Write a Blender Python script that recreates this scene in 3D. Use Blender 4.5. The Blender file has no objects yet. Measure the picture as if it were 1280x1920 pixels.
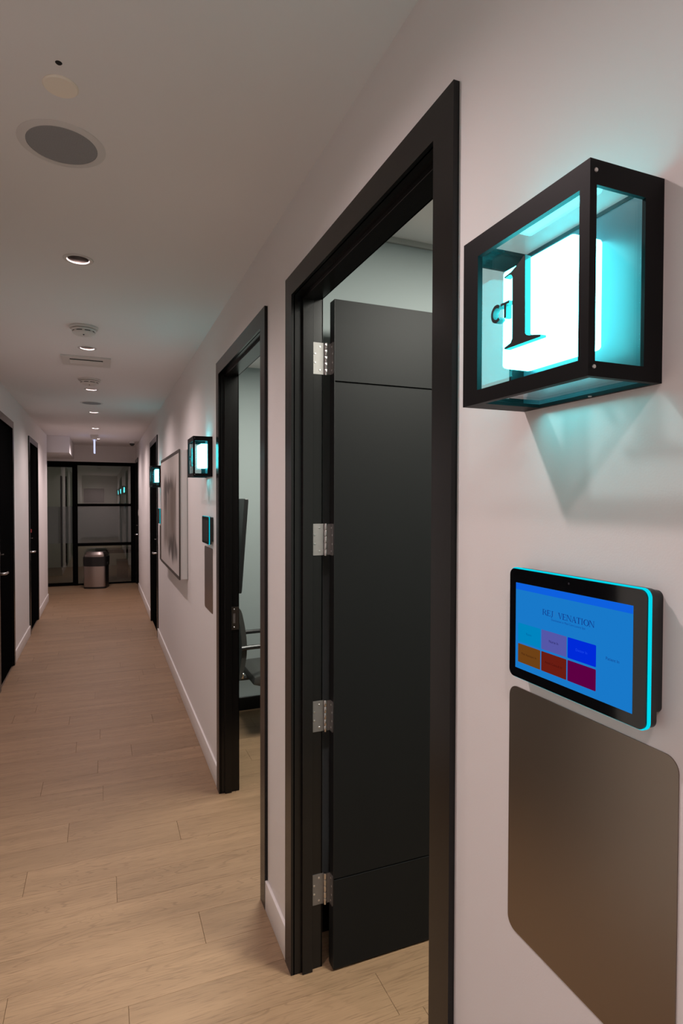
import bpy, bmesh, math, random
from mathutils import Vector, Matrix

random.seed(7)
C = bpy.context.scene.collection
SC = bpy.context.scene
PI = math.pi

# ------------------------------------------------------------------ camera
F_PX, YAW, PITCH, ROLL, EYE = 1100.0, 0.38647, -0.02079, 0.002377, 1.685
fw = Vector((math.sin(YAW)*math.cos(PITCH), math.cos(YAW)*math.cos(PITCH), math.sin(PITCH)))
rt = fw.cross(Vector((0, 0, 1))).normalized()
up = rt.cross(fw)
rt, up = math.cos(ROLL)*rt+math.sin(ROLL)*up, -math.sin(ROLL)*rt+math.cos(ROLL)*up
cam = bpy.data.cameras.new('camera')
cam.sensor_fit = 'VERTICAL'; cam.sensor_height = 24.0; cam.sensor_width = 16.0
cam.lens = F_PX/1920.0*24.0
cam.clip_start = 0.02
camo = bpy.data.objects.new('camera', cam); C.objects.link(camo)
M = Matrix((rt, up, -fw)).transposed().to_4x4(); M.translation = (0, 0, EYE)
camo.matrix_world = M
SC.camera = camo

# ------------------------------------------------------------------ world, exposure, lamp levels
W = bpy.data.worlds.new('world'); SC.world = W; W.use_nodes = True
W.node_tree.nodes['Background'].inputs[0].default_value = (0.010, 0.010, 0.011, 1)
W.node_tree.nodes['Background'].inputs[1].default_value = 1.0
SC.view_settings.view_transform = 'Standard'
SC.view_settings.look = 'None'
SC.view_settings.exposure = 0.0
SC.view_settings.gamma = 1.0
SC.view_settings.use_curve_mapping = False
DOWN_W, DOWN_COL = 44.0, (1.0, 0.81, 0.81)          # corridor downlights
ROOM_W, ROOM_COL = 72.0, (1.0, 0.98, 0.88)           # ceiling panels in the side rooms
CUBE_E = (1.9, 14.0, 15.2)                           # opal light cubes in the wall lanterns

# ------------------------------------------------------------------ sizes
XR, XL, ZC = 0.62, -0.845, 2.735                     # right wall, left wall, ceiling
TH = 0.10                                            # wall thickness
XI = XR+TH                                           # room side of the right wall
Y0, YE, YLE = -3.2, 12.5, 10.78                      # corridor start, end glazing, end of left wall
DX = -0.093                                          # line of the ceiling fittings

# ------------------------------------------------------------------ helpers
class MB:
    def __init__(s): s.bm = bmesh.new()
    def _bev(s, verts, b, seg=1):
        if b > 0:
            es = list({e for v in verts for e in v.link_edges})
            bmesh.ops.bevel(s.bm, geom=es, offset=b, segments=seg, profile=0.6, affect='EDGES', clamp_overlap=True)
    def box(s, x0, x1, y0, y1, z0, z1, b=0.0, seg=1):
        t = MB() if b > 0 else s
        c = [(x, y, z) for z in (z0, z1) for y in (y0, y1) for x in (x0, x1)]
        v = [t.bm.verts.new(p) for p in c]
        for f in ((0,2,3,1), (4,5,7,6), (0,1,5,4), (2,6,7,3), (0,4,6,2), (1,3,7,5)):
            t.bm.faces.new([v[i] for i in f])
        if b > 0:
            t._bev(v, b, seg); s.merge(t)
        return s
    def merge(s, t, mat=None):
        mp = {}
        for v in t.bm.verts: mp[v] = s.bm.verts.new(mat @ v.co if mat else v.co)
        for f in t.bm.faces:
            try: s.bm.faces.new([mp[v] for v in f.verts])
            except ValueError: pass
        t.bm.free()
        return s
    def prism(s, pts, fn, a, b):
        """pts: 2D outline, fn(p, t) -> 3D point, extruded from t=a to t=b"""
        A = [s.bm.verts.new(fn(p, a)) for p in pts]; B = [s.bm.verts.new(fn(p, b)) for p in pts]
        n = len(pts)
        fa = s.bm.faces.new(A); fb = s.bm.faces.new(B[::-1])
        for i in range(n):
            s.bm.faces.new([A[i], B[i], B[(i+1) % n], A[(i+1) % n]])
        return s
    def face(s, pts):
        s.bm.faces.new([s.bm.verts.new(p) for p in pts]); return s
    def lathe(s, prof, cx, cy, cz, n=32, axis='z'):
        """prof: (r, h) pairs revolved about an axis through (cx, cy, cz)"""
        rings = []
        for r, h in prof:
            ring = []
            for k in range(n):
                a = 2*PI*k/n; u, w = r*math.cos(a), r*math.sin(a)
                p = {'z': (cx+u, cy+w, cz+h), 'x': (cx+h, cy+u, cz+w), 'y': (cx+u, cy+h, cz+w)}[axis]
                ring.append(s.bm.verts.new(p) if r > 1e-6 or k == 0 else ring[0])
            rings.append(ring)
        for A, B in zip(rings, rings[1:]):
            for k in range(n):
                q = []
                for v in (A[k], A[(k+1) % n], B[(k+1) % n], B[k]):
                    if v not in q: q.append(v)
                if len(q) > 2:
                    try: s.bm.faces.new(q)
                    except ValueError: pass
        return s
    def tube(s, path, r, n=10):
        P = [Vector(p) for p in path]; rings = []; pn = None
        for i, p in enumerate(P):
            t = (P[min(i+1, len(P)-1)]-P[max(i-1, 0)]).normalized()
            if pn is None:
                pn = t.orthogonal().normalized()
            pn = (pn-t*pn.dot(t)).normalized(); q = t.cross(pn)
            rings.append([s.bm.verts.new(p+r*(math.cos(2*PI*k/n)*pn+math.sin(2*PI*k/n)*q)) for k in range(n)])
        for A, B in zip(rings, rings[1:]):
            for k in range(n): s.bm.faces.new([A[k], A[(k+1) % n], B[(k+1) % n], B[k]])
        s.bm.faces.new(rings[0][::-1]); s.bm.faces.new(rings[-1])
        return s
    def build(s, name, mat, parent=None, off=(0, 0, 0), smooth=True, mx=None):
        bm = s.bm
        if mx is not None: bmesh.ops.transform(bm, matrix=mx, verts=bm.verts)
        if any(off): bmesh.ops.translate(bm, vec=-Vector(off), verts=bm.verts)
        bmesh.ops.recalc_face_normals(bm, faces=bm.faces)
        me = bpy.data.meshes.new(name); bm.to_mesh(me); bm.free()
        me.materials.append(mat)
        if smooth:
            me.polygons.foreach_set('use_smooth', [True]*len(me.polygons))
            me.set_sharp_from_angle(angle=math.radians(35))
        o = bpy.data.objects.new(name, me); C.objects.link(o)
        if parent: o.parent = parent
        return o

def tag(o, label=None, cat=None, group=None, kind=None):
    for k, v in (('label', label), ('category', cat), ('group', group), ('kind', kind)):
        if v: o[k] = v
    return o
def empty(name, loc=(0, 0, 0), label=None, cat=None, group=None, kind=None):
    o = bpy.data.objects.new(name, None); C.objects.link(o); o.location = loc; o.empty_display_size = 0.05
    return tag(o, label, cat, group, kind)
def copy_tree(o, parent=None):
    c = o.copy(); C.objects.link(c); c.parent = parent
    for ch in [x for x in SC.objects if x.parent == o]: copy_tree(ch, c)
    return c
def rrect(u0, u1, v0, v1, r, n=6):
    pts = []
    for cx, cy, a0 in ((u1-r, v1-r, 0), (u0+r, v1-r, 90), (u0+r, v0+r, 180), (u1-r, v0+r, 270)):
        for k in range(n+1):
            a = math.radians(a0+90*k/n); pts.append((cx+r*math.cos(a), cy+r*math.sin(a)))
    return pts
YZ = lambda p, t: (t, p[0], p[1])                    # outline in (y, z), extruded along x
XZ = lambda p, t: (p[0], t, p[1])
XY = lambda p, t: (p[0], p[1], t)
def ring(mb, fn, out, inn, t0, t1):
    """flat frame: outer rect / inner rect (u0,u1,v0,v1), extruded t0..t1, four mitred bars"""
    o = [(out[0], out[2]), (out[1], out[2]), (out[1], out[3]), (out[0], out[3])]
    i = [(inn[0], inn[2]), (inn[1], inn[2]), (inn[1], inn[3]), (inn[0], inn[3])]
    for k in range(4):
        mb.prism([o[k], o[(k+1) % 4], i[(k+1) % 4], i[k]], fn, t0, t1)
    return mb

# ------------------------------------------------------------------ materials
def nodes(name):
    m = bpy.data.materials.new(name); m.use_nodes = True
    nt = m.node_tree
    return m, nt, nt.nodes['Principled BSDF'], nt.nodes.new, nt.links.new
def plain(name, col, rough=0.5, metal=0.0, bump=0.0, bscale=200.0, var=0.0, spec=0.5):
    m, nt, p, N, L = nodes(name)
    p.inputs['Base Color'].default_value = (*col, 1); p.inputs['Roughness'].default_value = rough
    p.inputs['Metallic'].default_value = metal; p.inputs['Specular IOR Level'].default_value = spec
    if bump or var:
        tc = N('ShaderNodeTexCoord'); nz = N('ShaderNodeTexNoise'); nz.inputs['Scale'].default_value = bscale
        nz.inputs['Detail'].default_value = 3
        L(tc.outputs['Object'], nz.inputs['Vector'])
        if bump:
            b = N('ShaderNodeBump'); b.inputs['Strength'].default_value = bump; b.inputs['Distance'].default_value = 0.002
            L(nz.outputs['Fac'], b.inputs['Height']); L(b.outputs['Normal'], p.inputs['Normal'])
        if var:
            mx = N('ShaderNodeMix'); mx.data_type = 'RGBA'
            mx.inputs[6].default_value = (*[c*(1-var) for c in col], 1); mx.inputs[7].default_value = (*[min(1, c*(1+var)) for c in col], 1)
            L(nz.outputs['Fac'], mx.inputs[0]); L(mx.outputs[2], p.inputs['Base Color'])
    return m
def glow(name, col, s=1.0):
    m = bpy.data.materials.new(name); m.use_nodes = True; nt = m.node_tree; nt.nodes.clear()
    e = nt.nodes.new('ShaderNodeEmission'); o = nt.nodes.new('ShaderNodeOutputMaterial')
    e.inputs[0].default_value = (*col, 1); e.inputs[1].default_value = s
    nt.links.new(e.outputs[0], o.inputs[0])
    return m
def srgb(r, g, b):
    f = lambda c: c/12.92 if c <= 0.04045 else ((c+0.055)/1.055)**2.4
    return tuple(f(c/255) for c in (r, g, b))
def pane_glass(name, tint, ior=1.5, frost=0.0, frost_col=(0.5, 0.5, 0.48)):
    m = bpy.data.materials.new(name); m.use_nodes = True; nt = m.node_tree; nt.nodes.clear()
    N, L = nt.nodes.new, nt.links.new
    o = N('ShaderNodeOutputMaterial'); t = N('ShaderNodeBsdfTransparent'); g = N('ShaderNodeBsdfGlossy')
    f = N('ShaderNodeFresnel'); mx = N('ShaderNodeMixShader')
    t.inputs[0].default_value = (*tint, 1); g.inputs['Roughness'].default_value = 0.0
    g.inputs['Color'].default_value = (1, 1, 1, 1); f.inputs['IOR'].default_value = ior
    base = t.outputs[0]
    if frost > 0:
        d = N('ShaderNodeBsdfDiffuse'); d.inputs[0].default_value = (*frost_col, 1)
        tr = N('ShaderNodeBsdfTranslucent'); tr.inputs[0].default_value = (*frost_col, 1)
        dm = N('ShaderNodeMixShader'); dm.inputs[0].default_value = 0.5
        L(d.outputs[0], dm.inputs[1]); L(tr.outputs[0], dm.inputs[2])
        fm = N('ShaderNodeMixShader'); fm.inputs[0].default_value = frost
        L(t.outputs[0], fm.inputs[1]); L(dm.outputs[0], fm.inputs[2]); base = fm.outputs[0]
    ge = N('ShaderNodeNewGeometry'); im = N('ShaderNodeMapRange'); im.inputs['To Min'].default_value = ior; im.inputs['To Max'].default_value = 1.0/ior
    L(ge.outputs['Backfacing'], im.inputs['Value']); L(im.outputs[0], f.inputs['IOR'])
    L(f.outputs[0], mx.inputs[0]); L(base, mx.inputs[1]); L(g.outputs[0], mx.inputs[2]); L(mx.outputs[0], o.inputs[0])
    return m

m_wall = plain('wall paint', (0.745, 0.715, 0.695), 0.75, bump=0.06, bscale=350)
m_ceil = plain('ceiling paint', (0.79, 0.765, 0.755), 0.85, bump=0.05, bscale=300)
m_room = plain('room wall paint', (0.285, 0.328, 0.328), 0.75, bump=0.05, bscale=350)
m_base = plain('baseboard paint', (0.74, 0.71, 0.69), 0.4)
m_black = plain('black satin lacquer', (0.007, 0.0066, 0.0063), 0.24, bump=0.03, bscale=120, spec=0.30)
m_leaf = plain('charcoal door laminate', (0.0075, 0.0080, 0.0080), 0.48, bump=0.06, bscale=400, var=0.12, spec=0.12)
m_edge = plain('black door edge', (0.008, 0.008, 0.008), 0.5)
m_frame = plain('black powder coat', (0.004, 0.004, 0.0042), 0.5, bump=0.03, bscale=1500, spec=0.13)
m_steel = plain('satin nickel', (0.27, 0.26, 0.25), 0.62, 1.0, var=0.08, bscale=60)
m_chrome = plain('polished chrome', (0.62, 0.61, 0.60), 0.18, 1.0)
m_screw = plain('screw metal', (0.62, 0.61, 0.59), 0.28, 1.0)
m_white = plain('white plastic', (0.66, 0.63, 0.60), 0.45)
m_cream = plain('cream plastic', (0.90, 0.81, 0.69), 0.5)
m_blackp = plain('black plastic', (0.012, 0.012, 0.012), 0.38)
m_far = plain('matt black paint', (0.004, 0.004, 0.004), 0.8, spec=0.0)
m_matblk = plain('dark recess', (0.006, 0.006, 0.006), 0.7)
m_vinyl = plain('dark grey vinyl', (0.045, 0.046, 0.043), 0.45, bump=0.1, bscale=500)
m_bglass = plain('black tablet glass', (0.004, 0.004, 0.005), 0.06)
m_dim = plain('dimmed display', (0.016, 0.014, 0.014), 0.12)
m_back = plain('lantern back panel', (0.055, 0.078, 0.09), 0.35)
m_lens = pane_glass('lantern glass', (0.84, 0.95, 0.955), 1.22)
m_pane = pane_glass('partition glass', (0.62, 0.63, 0.60), 1.85)
m_frost = pane_glass('frosted glass band', (0.55, 0.57, 0.55), 1.85, 0.65, (0.22, 0.245, 0.235))
m_cube = glow('opal light cube', CUBE_E)
m_led = glow('cyan light strip', (0.0, 0.70, 0.86), 1.0)
m_exit = glow('lit sign edge', (0.62, 0.66, 1.0), 1.1)
m_refl = plain('satin reflector', (0.16, 0.135, 0.12), 0.35, 1.0)
m_lampl = glow('dim lamp lens', (1.0, 0.86, 0.80), 0.16)
m_trim = plain('glossy white trim', (0.74, 0.72, 0.70), 0.2)
m_red = plain('red indicator', (0.35, 0.02, 0.02), 0.4)
m_panel2 = glow('added lamp diffuser', (0.93, 1.0, 0.94), 0.15)
m_panel = glow('ceiling panel diffuser', (0.93, 1.0, 0.94), 1.0)

# acrylic numeral body: lets the lantern light through
m_acr = bpy.data.materials.new('clear cyan acrylic'); m_acr.use_nodes = True
nt = m_acr.node_tree; nt.nodes.clear()
_o = nt.nodes.new('ShaderNodeOutputMaterial'); _d = nt.nodes.new('ShaderNodeBsdfDiffuse'); _t = nt.nodes.new('ShaderNodeBsdfTranslucent')
_m = nt.nodes.new('ShaderNodeMixShader'); _m.inputs[0].default_value = 0.55
_d.inputs[0].default_value = (0.25, 0.42, 0.42, 1); _t.inputs[0].default_value = (0.25, 0.42, 0.42, 1)
nt.links.new(_d.outputs[0], _m.inputs[1]); nt.links.new(_t.outputs[0], _m.inputs[2])
_p = nt.nodes.new('ShaderNodeBsdfTransparent'); _p.inputs[0].default_value = (0.35, 0.80, 0.80, 1)
_m2 = nt.nodes.new('ShaderNodeMixShader'); _m2.inputs[0].default_value = 0.40
nt.links.new(_m.outputs[0], _m2.inputs[1]); nt.links.new(_p.outputs[0], _m2.inputs[2]); nt.links.new(_m2.outputs[0], _o.inputs[0])

# brushed steel plate
m_brush, nt, p, N, L = nodes('brushed bronze steel')
p.inputs['Metallic'].default_value = 1.0; p.inputs['Base Color'].default_value = (0.27, 0.225, 0.19, 1)
tc = N('ShaderNodeTexCoord'); mp = N('ShaderNodeMapping'); mp.inputs['Scale'].default_value = (1, 1500, 12)
nz = N('ShaderNodeTexNoise'); nz.inputs['Scale'].default_value = 1.0; nz.inputs['Detail'].default_value = 4
rr = N('ShaderNodeMapRange'); rr.inputs['To Min'].default_value = 0.27; rr.inputs['To Max'].default_value = 0.32
L(tc.outputs['Object'], mp.inputs[0]); L(mp.outputs[0], nz.inputs['Vector']); L(nz.outputs['Fac'], rr.inputs['Value'])
L(rr.outputs[0], p.inputs['Roughness'])

# perforated speaker grille
m_grille, nt, p, N, L = nodes('perforated grey grille')
p.inputs['Roughness'].default_value = 0.6
tc = N('ShaderNodeTexCoord'); vo = N('ShaderNodeTexVoronoi'); vo.inputs['Scale'].default_value = 420; vo.inputs['Randomness'].default_value = 0.0
rp = N('ShaderNodeValToRGB'); rp.color_ramp.elements[0].position = 0.30; rp.color_ramp.elements[1].position = 0.36
rp.color_ramp.elements[0].color = (0.10, 0.10, 0.105, 1); rp.color_ramp.elements[1].color = (0.30, 0.30, 0.31, 1)
L(tc.outputs['Object'], vo.inputs['Vector']); L(vo.outputs['Distance'], rp.inputs[0]); L(rp.outputs[0], p.inputs['Base Color'])

# oak planks (grain runs along x, each plank shifted and toned by its own random number)
m_oak, nt, p, N, L = nodes('oak plank')
p.inputs['Roughness'].default_value = 0.5; p.inputs['Specular IOR Level'].default_value = 0.35
tc = N('ShaderNodeTexCoord'); oi = N('ShaderNodeObjectInfo')
sh = N('ShaderNodeVectorMath'); sh.operation = 'SCALE'; sh.inputs[0].default_value = (37.0, 11.0, 5.0); L(oi.outputs['Random'], sh.inputs['Scale'])
ad = N('ShaderNodeVectorMath'); L(tc.outputs['Object'], ad.inputs[0]); L(sh.outputs[0], ad.inputs[1])
def noise(scale, vec, detail, dist=0.0):
    mp = N('ShaderNodeMapping'); mp.inputs['Scale'].default_value = vec
    nz = N('ShaderNodeTexNoise'); nz.inputs['Scale'].default_value = scale; nz.inputs['Detail'].default_value = detail; nz.inputs['Distortion'].default_value = dist
    L(ad.outputs[0], mp.inputs[0]); L(mp.outputs[0], nz.inputs['Vector']); return nz
warp = noise(1.0, (1.1, 8.5, 1), 2)
wv = N('ShaderNodeMath'); wv.operation = 'MULTIPLY'; wv.inputs[1].default_value = 26.0; L(warp.outputs['Fac'], wv.inputs[0])
sn = N('ShaderNodeMath'); sn.operation = 'SINE'
w2 = N('ShaderNodeMath'); w2.operation = 'MULTIPLY'; w2.inputs[1].default_value = 6.5; L(wv.outputs[0], w2.inputs[0]); L(w2.outputs[0], sn.inputs[0])
cath = N('ShaderNodeMapRange'); cath.inputs['From Min'].default_value = 0.72; cath.inputs['From Max'].default_value = 1.0; L(sn.outputs[0], cath.inputs['Value'])
fine = noise(1.0, (11, 300, 1), 6)
finer = N('ShaderNodeMapRange'); finer.inputs['From Min'].default_value = 0.53; finer.inputs['From Max'].default_value = 0.68; L(fine.outputs['Fac'], finer.inputs['Value'])
broad = noise(1.0, (1.2, 14, 1), 3, 0.4)
# where the cathedral figure shows
msk = noise(1.0, (1.6, 5, 1), 1)
mskr = N('ShaderNodeMapRange'); mskr.inputs['From Min'].default_value = 0.40; mskr.inputs['From Max'].default_value = 0.62; L(msk.outputs['Fac'], mskr.inputs['Value'])
cm = N('ShaderNodeMath'); cm.operation = 'MULTIPLY'; L(cath.outputs[0], cm.inputs[0]); L(mskr.outputs[0], cm.inputs[1])
cm2 = N('ShaderNodeMath'); cm2.operation = 'MULTIPLY'; cm2.inputs[1].default_value = 0.38; L(cm.outputs[0], cm2.inputs[0])
fm2 = N('ShaderNodeMath'); fm2.operation = 'MULTIPLY'; fm2.inputs[1].default_value = 0.5; L(finer.outputs[0], fm2.inputs[0])
gr = N('ShaderNodeMath'); gr.operation = 'MAXIMUM'; L(cm2.outputs[0], gr.inputs[0]); L(fm2.outputs[0], gr.inputs[1])
b1 = N('ShaderNodeMix'); b1.data_type = 'RGBA'; b1.inputs[6].default_value = (0.232, 0.146, 0.082, 1); b1.inputs[7].default_value = (0.296, 0.189, 0.108, 1)
br = N('ShaderNodeMapRange'); br.inputs['From Min'].default_value = 0.3; br.inputs['From Max'].default_value = 0.7; L(broad.outputs['Fac'], br.inputs['Value']); L(br.outputs[0], b1.inputs[0])
b2 = N('ShaderNodeMix'); b2.data_type = 'RGBA'; L(b1.outputs[2], b2.inputs[6]); b2.inputs[7].default_value = (0.095, 0.052, 0.028, 1); L(gr.outputs[0], b2.inputs[0])
tone = N('ShaderNodeMapRange'); tone.inputs['To Min'].default_value = 0.95; tone.inputs['To Max'].default_value = 1.05; L(oi.outputs['Random'], tone.inputs['Value'])
hv = N('ShaderNodeHueSaturation'); L(b2.outputs[2], hv.inputs['Color']); L(tone.outputs[0], hv.inputs['Value']); L(hv.outputs[0], p.inputs['Base Color'])
bp = N('ShaderNodeBump'); bp.inputs['Strength'].default_value = 0.15; bp.inputs['Distance'].default_value = 0.001; bp.invert = True; L(gr.outputs[0], bp.inputs['Height']); L(bp.outputs[0], p.inputs['Normal'])

# abstract grey and umber wash on canvas (object space: y 0..1.57, z 0..1)
m_art, nt, p, N, L = nodes('washed ink canvas')
p.inputs['Roughness'].default_value = 0.7
tc = N('ShaderNodeTexCoord'); sx = N('ShaderNodeSeparateXYZ'); L(tc.outputs['Object'], sx.inputs[0])
def nz_(vec, detail, dist):
    mp = N('ShaderNodeMapping'); mp.inputs['Scale'].default_value = vec; n = N('ShaderNodeTexNoise'); n.inputs['Scale'].default_value = 1.0
    n.inputs['Detail'].default_value = detail; n.inputs['Distortion'].default_value = dist
    L(tc.outputs['Object'], mp.inputs[0]); L(mp.outputs[0], n.inputs['Vector']); return n
def math2(op, a, b):
    m = N('ShaderNodeMath'); m.operation = op
    for i, x in enumerate((a, b)):
        if isinstance(x, (int, float)): m.inputs[i].default_value = x
        else: L(x, m.inputs[i])
    return m.outputs[0]
def mrange(x, a, b, c=0.0, d=1.0):
    m = N('ShaderNodeMapRange'); m.interpolation_type = 'SMOOTHSTEP'
    m.inputs['From Min'].default_value = a; m.inputs['From Max'].default_value = b; m.inputs['To Min'].default_value = c; m.inputs['To Max'].default_value = d
    L(x, m.inputs['Value']); return m.outputs[0]
n1 = nz_((1, 3.2, 1.1), 5, 0.8); n2 = nz_((1, 9, 2.0), 6, 1.2)
yw = math2('ADD', sx.outputs['Y'], math2('MULTIPLY', math2('SUBTRACT', n1.outputs['Fac'], 0.5), 0.55))
zw = math2('ADD', sx.outputs['Z'], math2('MULTIPLY', math2('SUBTRACT', n2.outputs['Fac'], 0.5), 0.25))
inside = math2('MULTIPLY', math2('MULTIPLY', mrange(yw, 0.10, 0.32), mrange(yw, 1.35, 1.12)), math2('MULTIPLY', mrange(zw, 0.10, 0.30), mrange(zw, 0.92, 0.74)))
def blob(cy, cz, ry, rz):
    a = math2('DIVIDE', math2('SUBTRACT', yw, cy), ry); b = math2('DIVIDE', math2('SUBTRACT', zw, cz), rz)
    return mrange(math2('ADD', math2('MULTIPLY', a, a), math2('MULTIPLY', b, b)), 1.3, 0.1)
dark = math2('MAXIMUM', math2('MAXIMUM', blob(0.45, 0.22, 0.42, 0.13), blob(1.05, 0.68, 0.16, 0.20)), math2('MULTIPLY', blob(0.8, 0.76, 0.30, 0.07), 0.8))
dark = math2('MULTIPLY', dark, mrange(n2.outputs['Fac'], 0.28, 0.55))
mid = math2('MULTIPLY', inside, mrange(n1.outputs['Fac'], 0.25, 0.75, 0.68, 1.0))
c1 = N('ShaderNodeMix'); c1.data_type = 'RGBA'; c1.inputs[6].default_value = (0.52, 0.475, 0.445, 1); c1.inputs[7].default_value = (0.155, 0.122, 0.098, 1); L(mid, c1.inputs[0])
c2 = N('ShaderNodeMix'); c2.data_type = 'RGBA'; L(c1.outputs[2], c2.inputs[6]); c2.inputs[7].default_value = (0.045, 0.037, 0.032, 1); L(math2('MULTIPLY', dark, 0.9), c2.inputs[0])
L(c2.outputs[2], p.inputs['Base Color'])

# ------------------------------------------------------------------ structure: floor, walls, ceiling
def struct(name, mb, mat, label, **k):
    o = mb.build(name, mat, **k); return tag(o, label, None, None, 'structure')

fl = struct('floor', MB().box(-2.6, 3.4, Y0-0.2, 17.2, -0.12, -0.006), plain('subfloor', (0.13, 0.085, 0.055), 0.8),
            'oak plank floor running crosswise along the corridor')
PW, PL, YR0 = 0.1835, 1.22, 2.224
JOINT = {0: .354, 2: .047, 3: -.324, 4: .35, 5: -.17, 7: -.007, -1: -.306, -2: .07, -3: .89}
pm_cache = {}
def plank(x0, x1, y0):
    key = round(x1-x0, 4)
    L_ = key-0.0011; Wd = PW-0.0006
    if key not in pm_cache:
        b = MB(); h = 0.0009
        lo = [(0, 0), (L_, 0), (L_, Wd), (0, Wd)]; hi = [(h, h*.5), (L_-h, h*.5), (L_-h, Wd-h*.5), (h, Wd-h*.5)]
        A = [b.bm.verts.new((x, y, -0.006)) for x, y in lo]; B = [b.bm.verts.new((x, y, -0.0007)) for x, y in lo]; D = [b.bm.verts.new((x, y, 0.0)) for x, y in hi]
        b.bm.faces.new(D); b.bm.faces.new(A[::-1])
        for P, Q in ((A, B), (B, D)):
            for i in range(4): b.bm.faces.new([P[i], P[(i+1) % 4], Q[(i+1) % 4], Q[i]])
        o = b.build('plank', m_oak, fl, smooth=False); pm_cache[key] = o.data
    else:
        o = bpy.data.objects.new('plank', pm_cache[key]); C.objects.link(o); o.parent = fl
    o.location = (x0+0.00055, y0+0.0003, 0)
for r in range(-17, 61):
    y0 = YR0+r*PW
    if y0+PW > YE+0.3: break
    xa = -0.845 if y0+PW < YLE else -2.2
    xb = 2.2 if 0.2 < y0 < 4.5 else 0.70
    j = JOINT.get(r, random.Random(r*13+5).uniform(-0.7, 0.6) if r > 7 or r < -3 else 0.70)
    while j > xa: j -= PL
    xs = [xa]
    while j < xb:
        if j-xs[-1] > 0.04: xs.append(j)
        j += PL
    if xb-xs[-1] < 0.04: xs[-1] = xb
    else: xs.append(xb)
    for a, b in zip(xs, xs[1:]): plank(a, b, y0)

def wall_x(x0, x1, spans, holes, top=ZC, ztops=None):
    """wall along y between x0..x1; holes: (ya, yb, ztop)"""
    mb = MB(); y = spans[0]
    for ya, yb, zt in sorted(holes):
        mb.box(x0, x1, y, ya, 0, top); mb.box(x0, x1, ya, yb, zt, top); y = yb
    mb.box(x0, x1, y, spans[1], 0, top)
    return mb
# door openings: outer casing y0, y1, top; casing width
CZ, CW, CT, JT = 2.465, 0.072, 0.013, 0.018
D1 = (0.945, 2.028); D2 = (2.318, 3.412); D3 = (7.40, 8.56); D4 = (11.56, 12.47)
L1 = (5.79, 6.785); L2 = (8.14, 9.22); L3 = (1.86, 2.95)
def hole(d): return (d[0]+CW-JT, d[1]-CW+JT, CZ-CW+JT)
struct('wall_right', wall_x(XR, XI-0.001, (Y0, YE+0.1), [hole(D1), hole(D2), hole(D3), hole(D4)]), m_wall,
       'long pale wall on the right, with the open doorways')
struct('wall_left', wall_x(XL-TH, XL, (Y0, YLE), [hole(L3), hole(L1), hole(L2)]), m_wall, 'pale wall on the left with two closed doors')
b = MB().box(XL-TH, XI, Y0-0.1, Y0, 0, ZC)
struct('wall_back', b, m_wall, 'pale wall closing the corridor at the near end')
b = MB().box(-2.3, XR, YE, YE+0.1, 2.415, ZC); b.box(-2.3, -1.32, YE, YE+0.1, 0, 2.415)
struct('wall_end', b, m_wall, 'wall above the black glazed partition at the far end')
b = MB().box(-2.3, -2.2, YLE-0.9, YE, 0, ZC); b.box(-2.2, XL-TH, YLE-0.1, YLE, 0, ZC)
struct('wall_recess', b, m_wall, 'side recess wall beyond the end of the left wall')
struct('trim_1', MB().box(-2.2, -0.51, YLE+0.02, YE-0.001, 2.46, ZC-0.001), m_ceil, 'boxed ceiling soffit at the far left end')

# ceiling with round cut-outs for the downlights
DOWN_Y = [11.05, 9.43, 7.70, 6.11, 4.46, 2.835, 1.24, -0.36, -1.96]
RH = 0.050
b = MB(); hs = 0.10
def quad(x0, x1, y0, y1, z=ZC): b.face([(x0, y0, z), (x0, y1, z), (x1, y1, z), (x1, y0, z)])
quad(-2.3, DX-hs, Y0-0.1, 17.2); quad(DX+hs, 3.4, Y0-0.1, 17.2)
y = Y0-0.1
for dy in sorted(DOWN_Y):
    quad(DX-hs, DX+hs, y, dy-hs); y = dy+hs
    n = 32
    for k in range(n):
        q = []
        for kk in (k, k+1):
            a = 2*PI*kk/n; c, s_ = math.cos(a), math.sin(a); m_ = hs/max(abs(c), abs(s_))
            q.append(((DX+RH*c, dy+RH*s_, ZC), (DX+m_*c, dy+m_*s_, ZC)))
        b.face([q[0][0], q[0][1], q[1][1], q[1][0]])
        b.face([(q[0][0][0], q[0][0][1], ZC+0.1), q[0][0], q[1][0], (q[1][0][0], q[1][0][1], ZC+0.1)])
quad(DX-hs, DX+hs, y, 17.2)
b.box(-2.3, 3.4, Y0-0.1, 17.2, ZC+0.1, ZC+0.16)
bmesh.ops.remove_doubles(b.bm, verts=b.bm.verts, dist=1e-5)
ceil = struct('ceiling', b, m_ceil, 'plain white plaster ceiling with small recessed fittings', smooth=False)

# side rooms: walls (open shells)
b = MB().box(XI, 3.3, 2.125, 2.215, 0, ZC); b.box(XI, 3.3, 4.62, 4.72, 0, ZC)
b.box(3.2, 3.3, -0.6, 2.125, 0, ZC); b.box(3.2, 3.3, 2.215, 4.62, 0, ZC); b.box(XI, 3.3, -0.7, -0.6, 0, ZC)
struct('wall_rooms', b, m_room, 'pale green grey walls of the two side rooms')
b = MB(); b.box(XI+0.0, 3.2, 2.112, 2.1245, ZC-0.022, ZC-0.0005)
struct('trim_2', b, plain('grey shadow gap strip', (0.34, 0.34, 0.32), 0.6), 'grey shadow gap strip under the ceiling of the near room')  # grey strip stands in for the shadow gap at the ceiling
b = MB(); b.box(XI, 3.2, 4.605, 4.6195, 0, 0.105, 0.002); b.box(XI+0.0, 3.2, 2.11, 2.1245, 0, 0.105, 0.002)
struct('baseboard_rooms', b, m_black, 'black baseboard along the side room walls')
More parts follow.
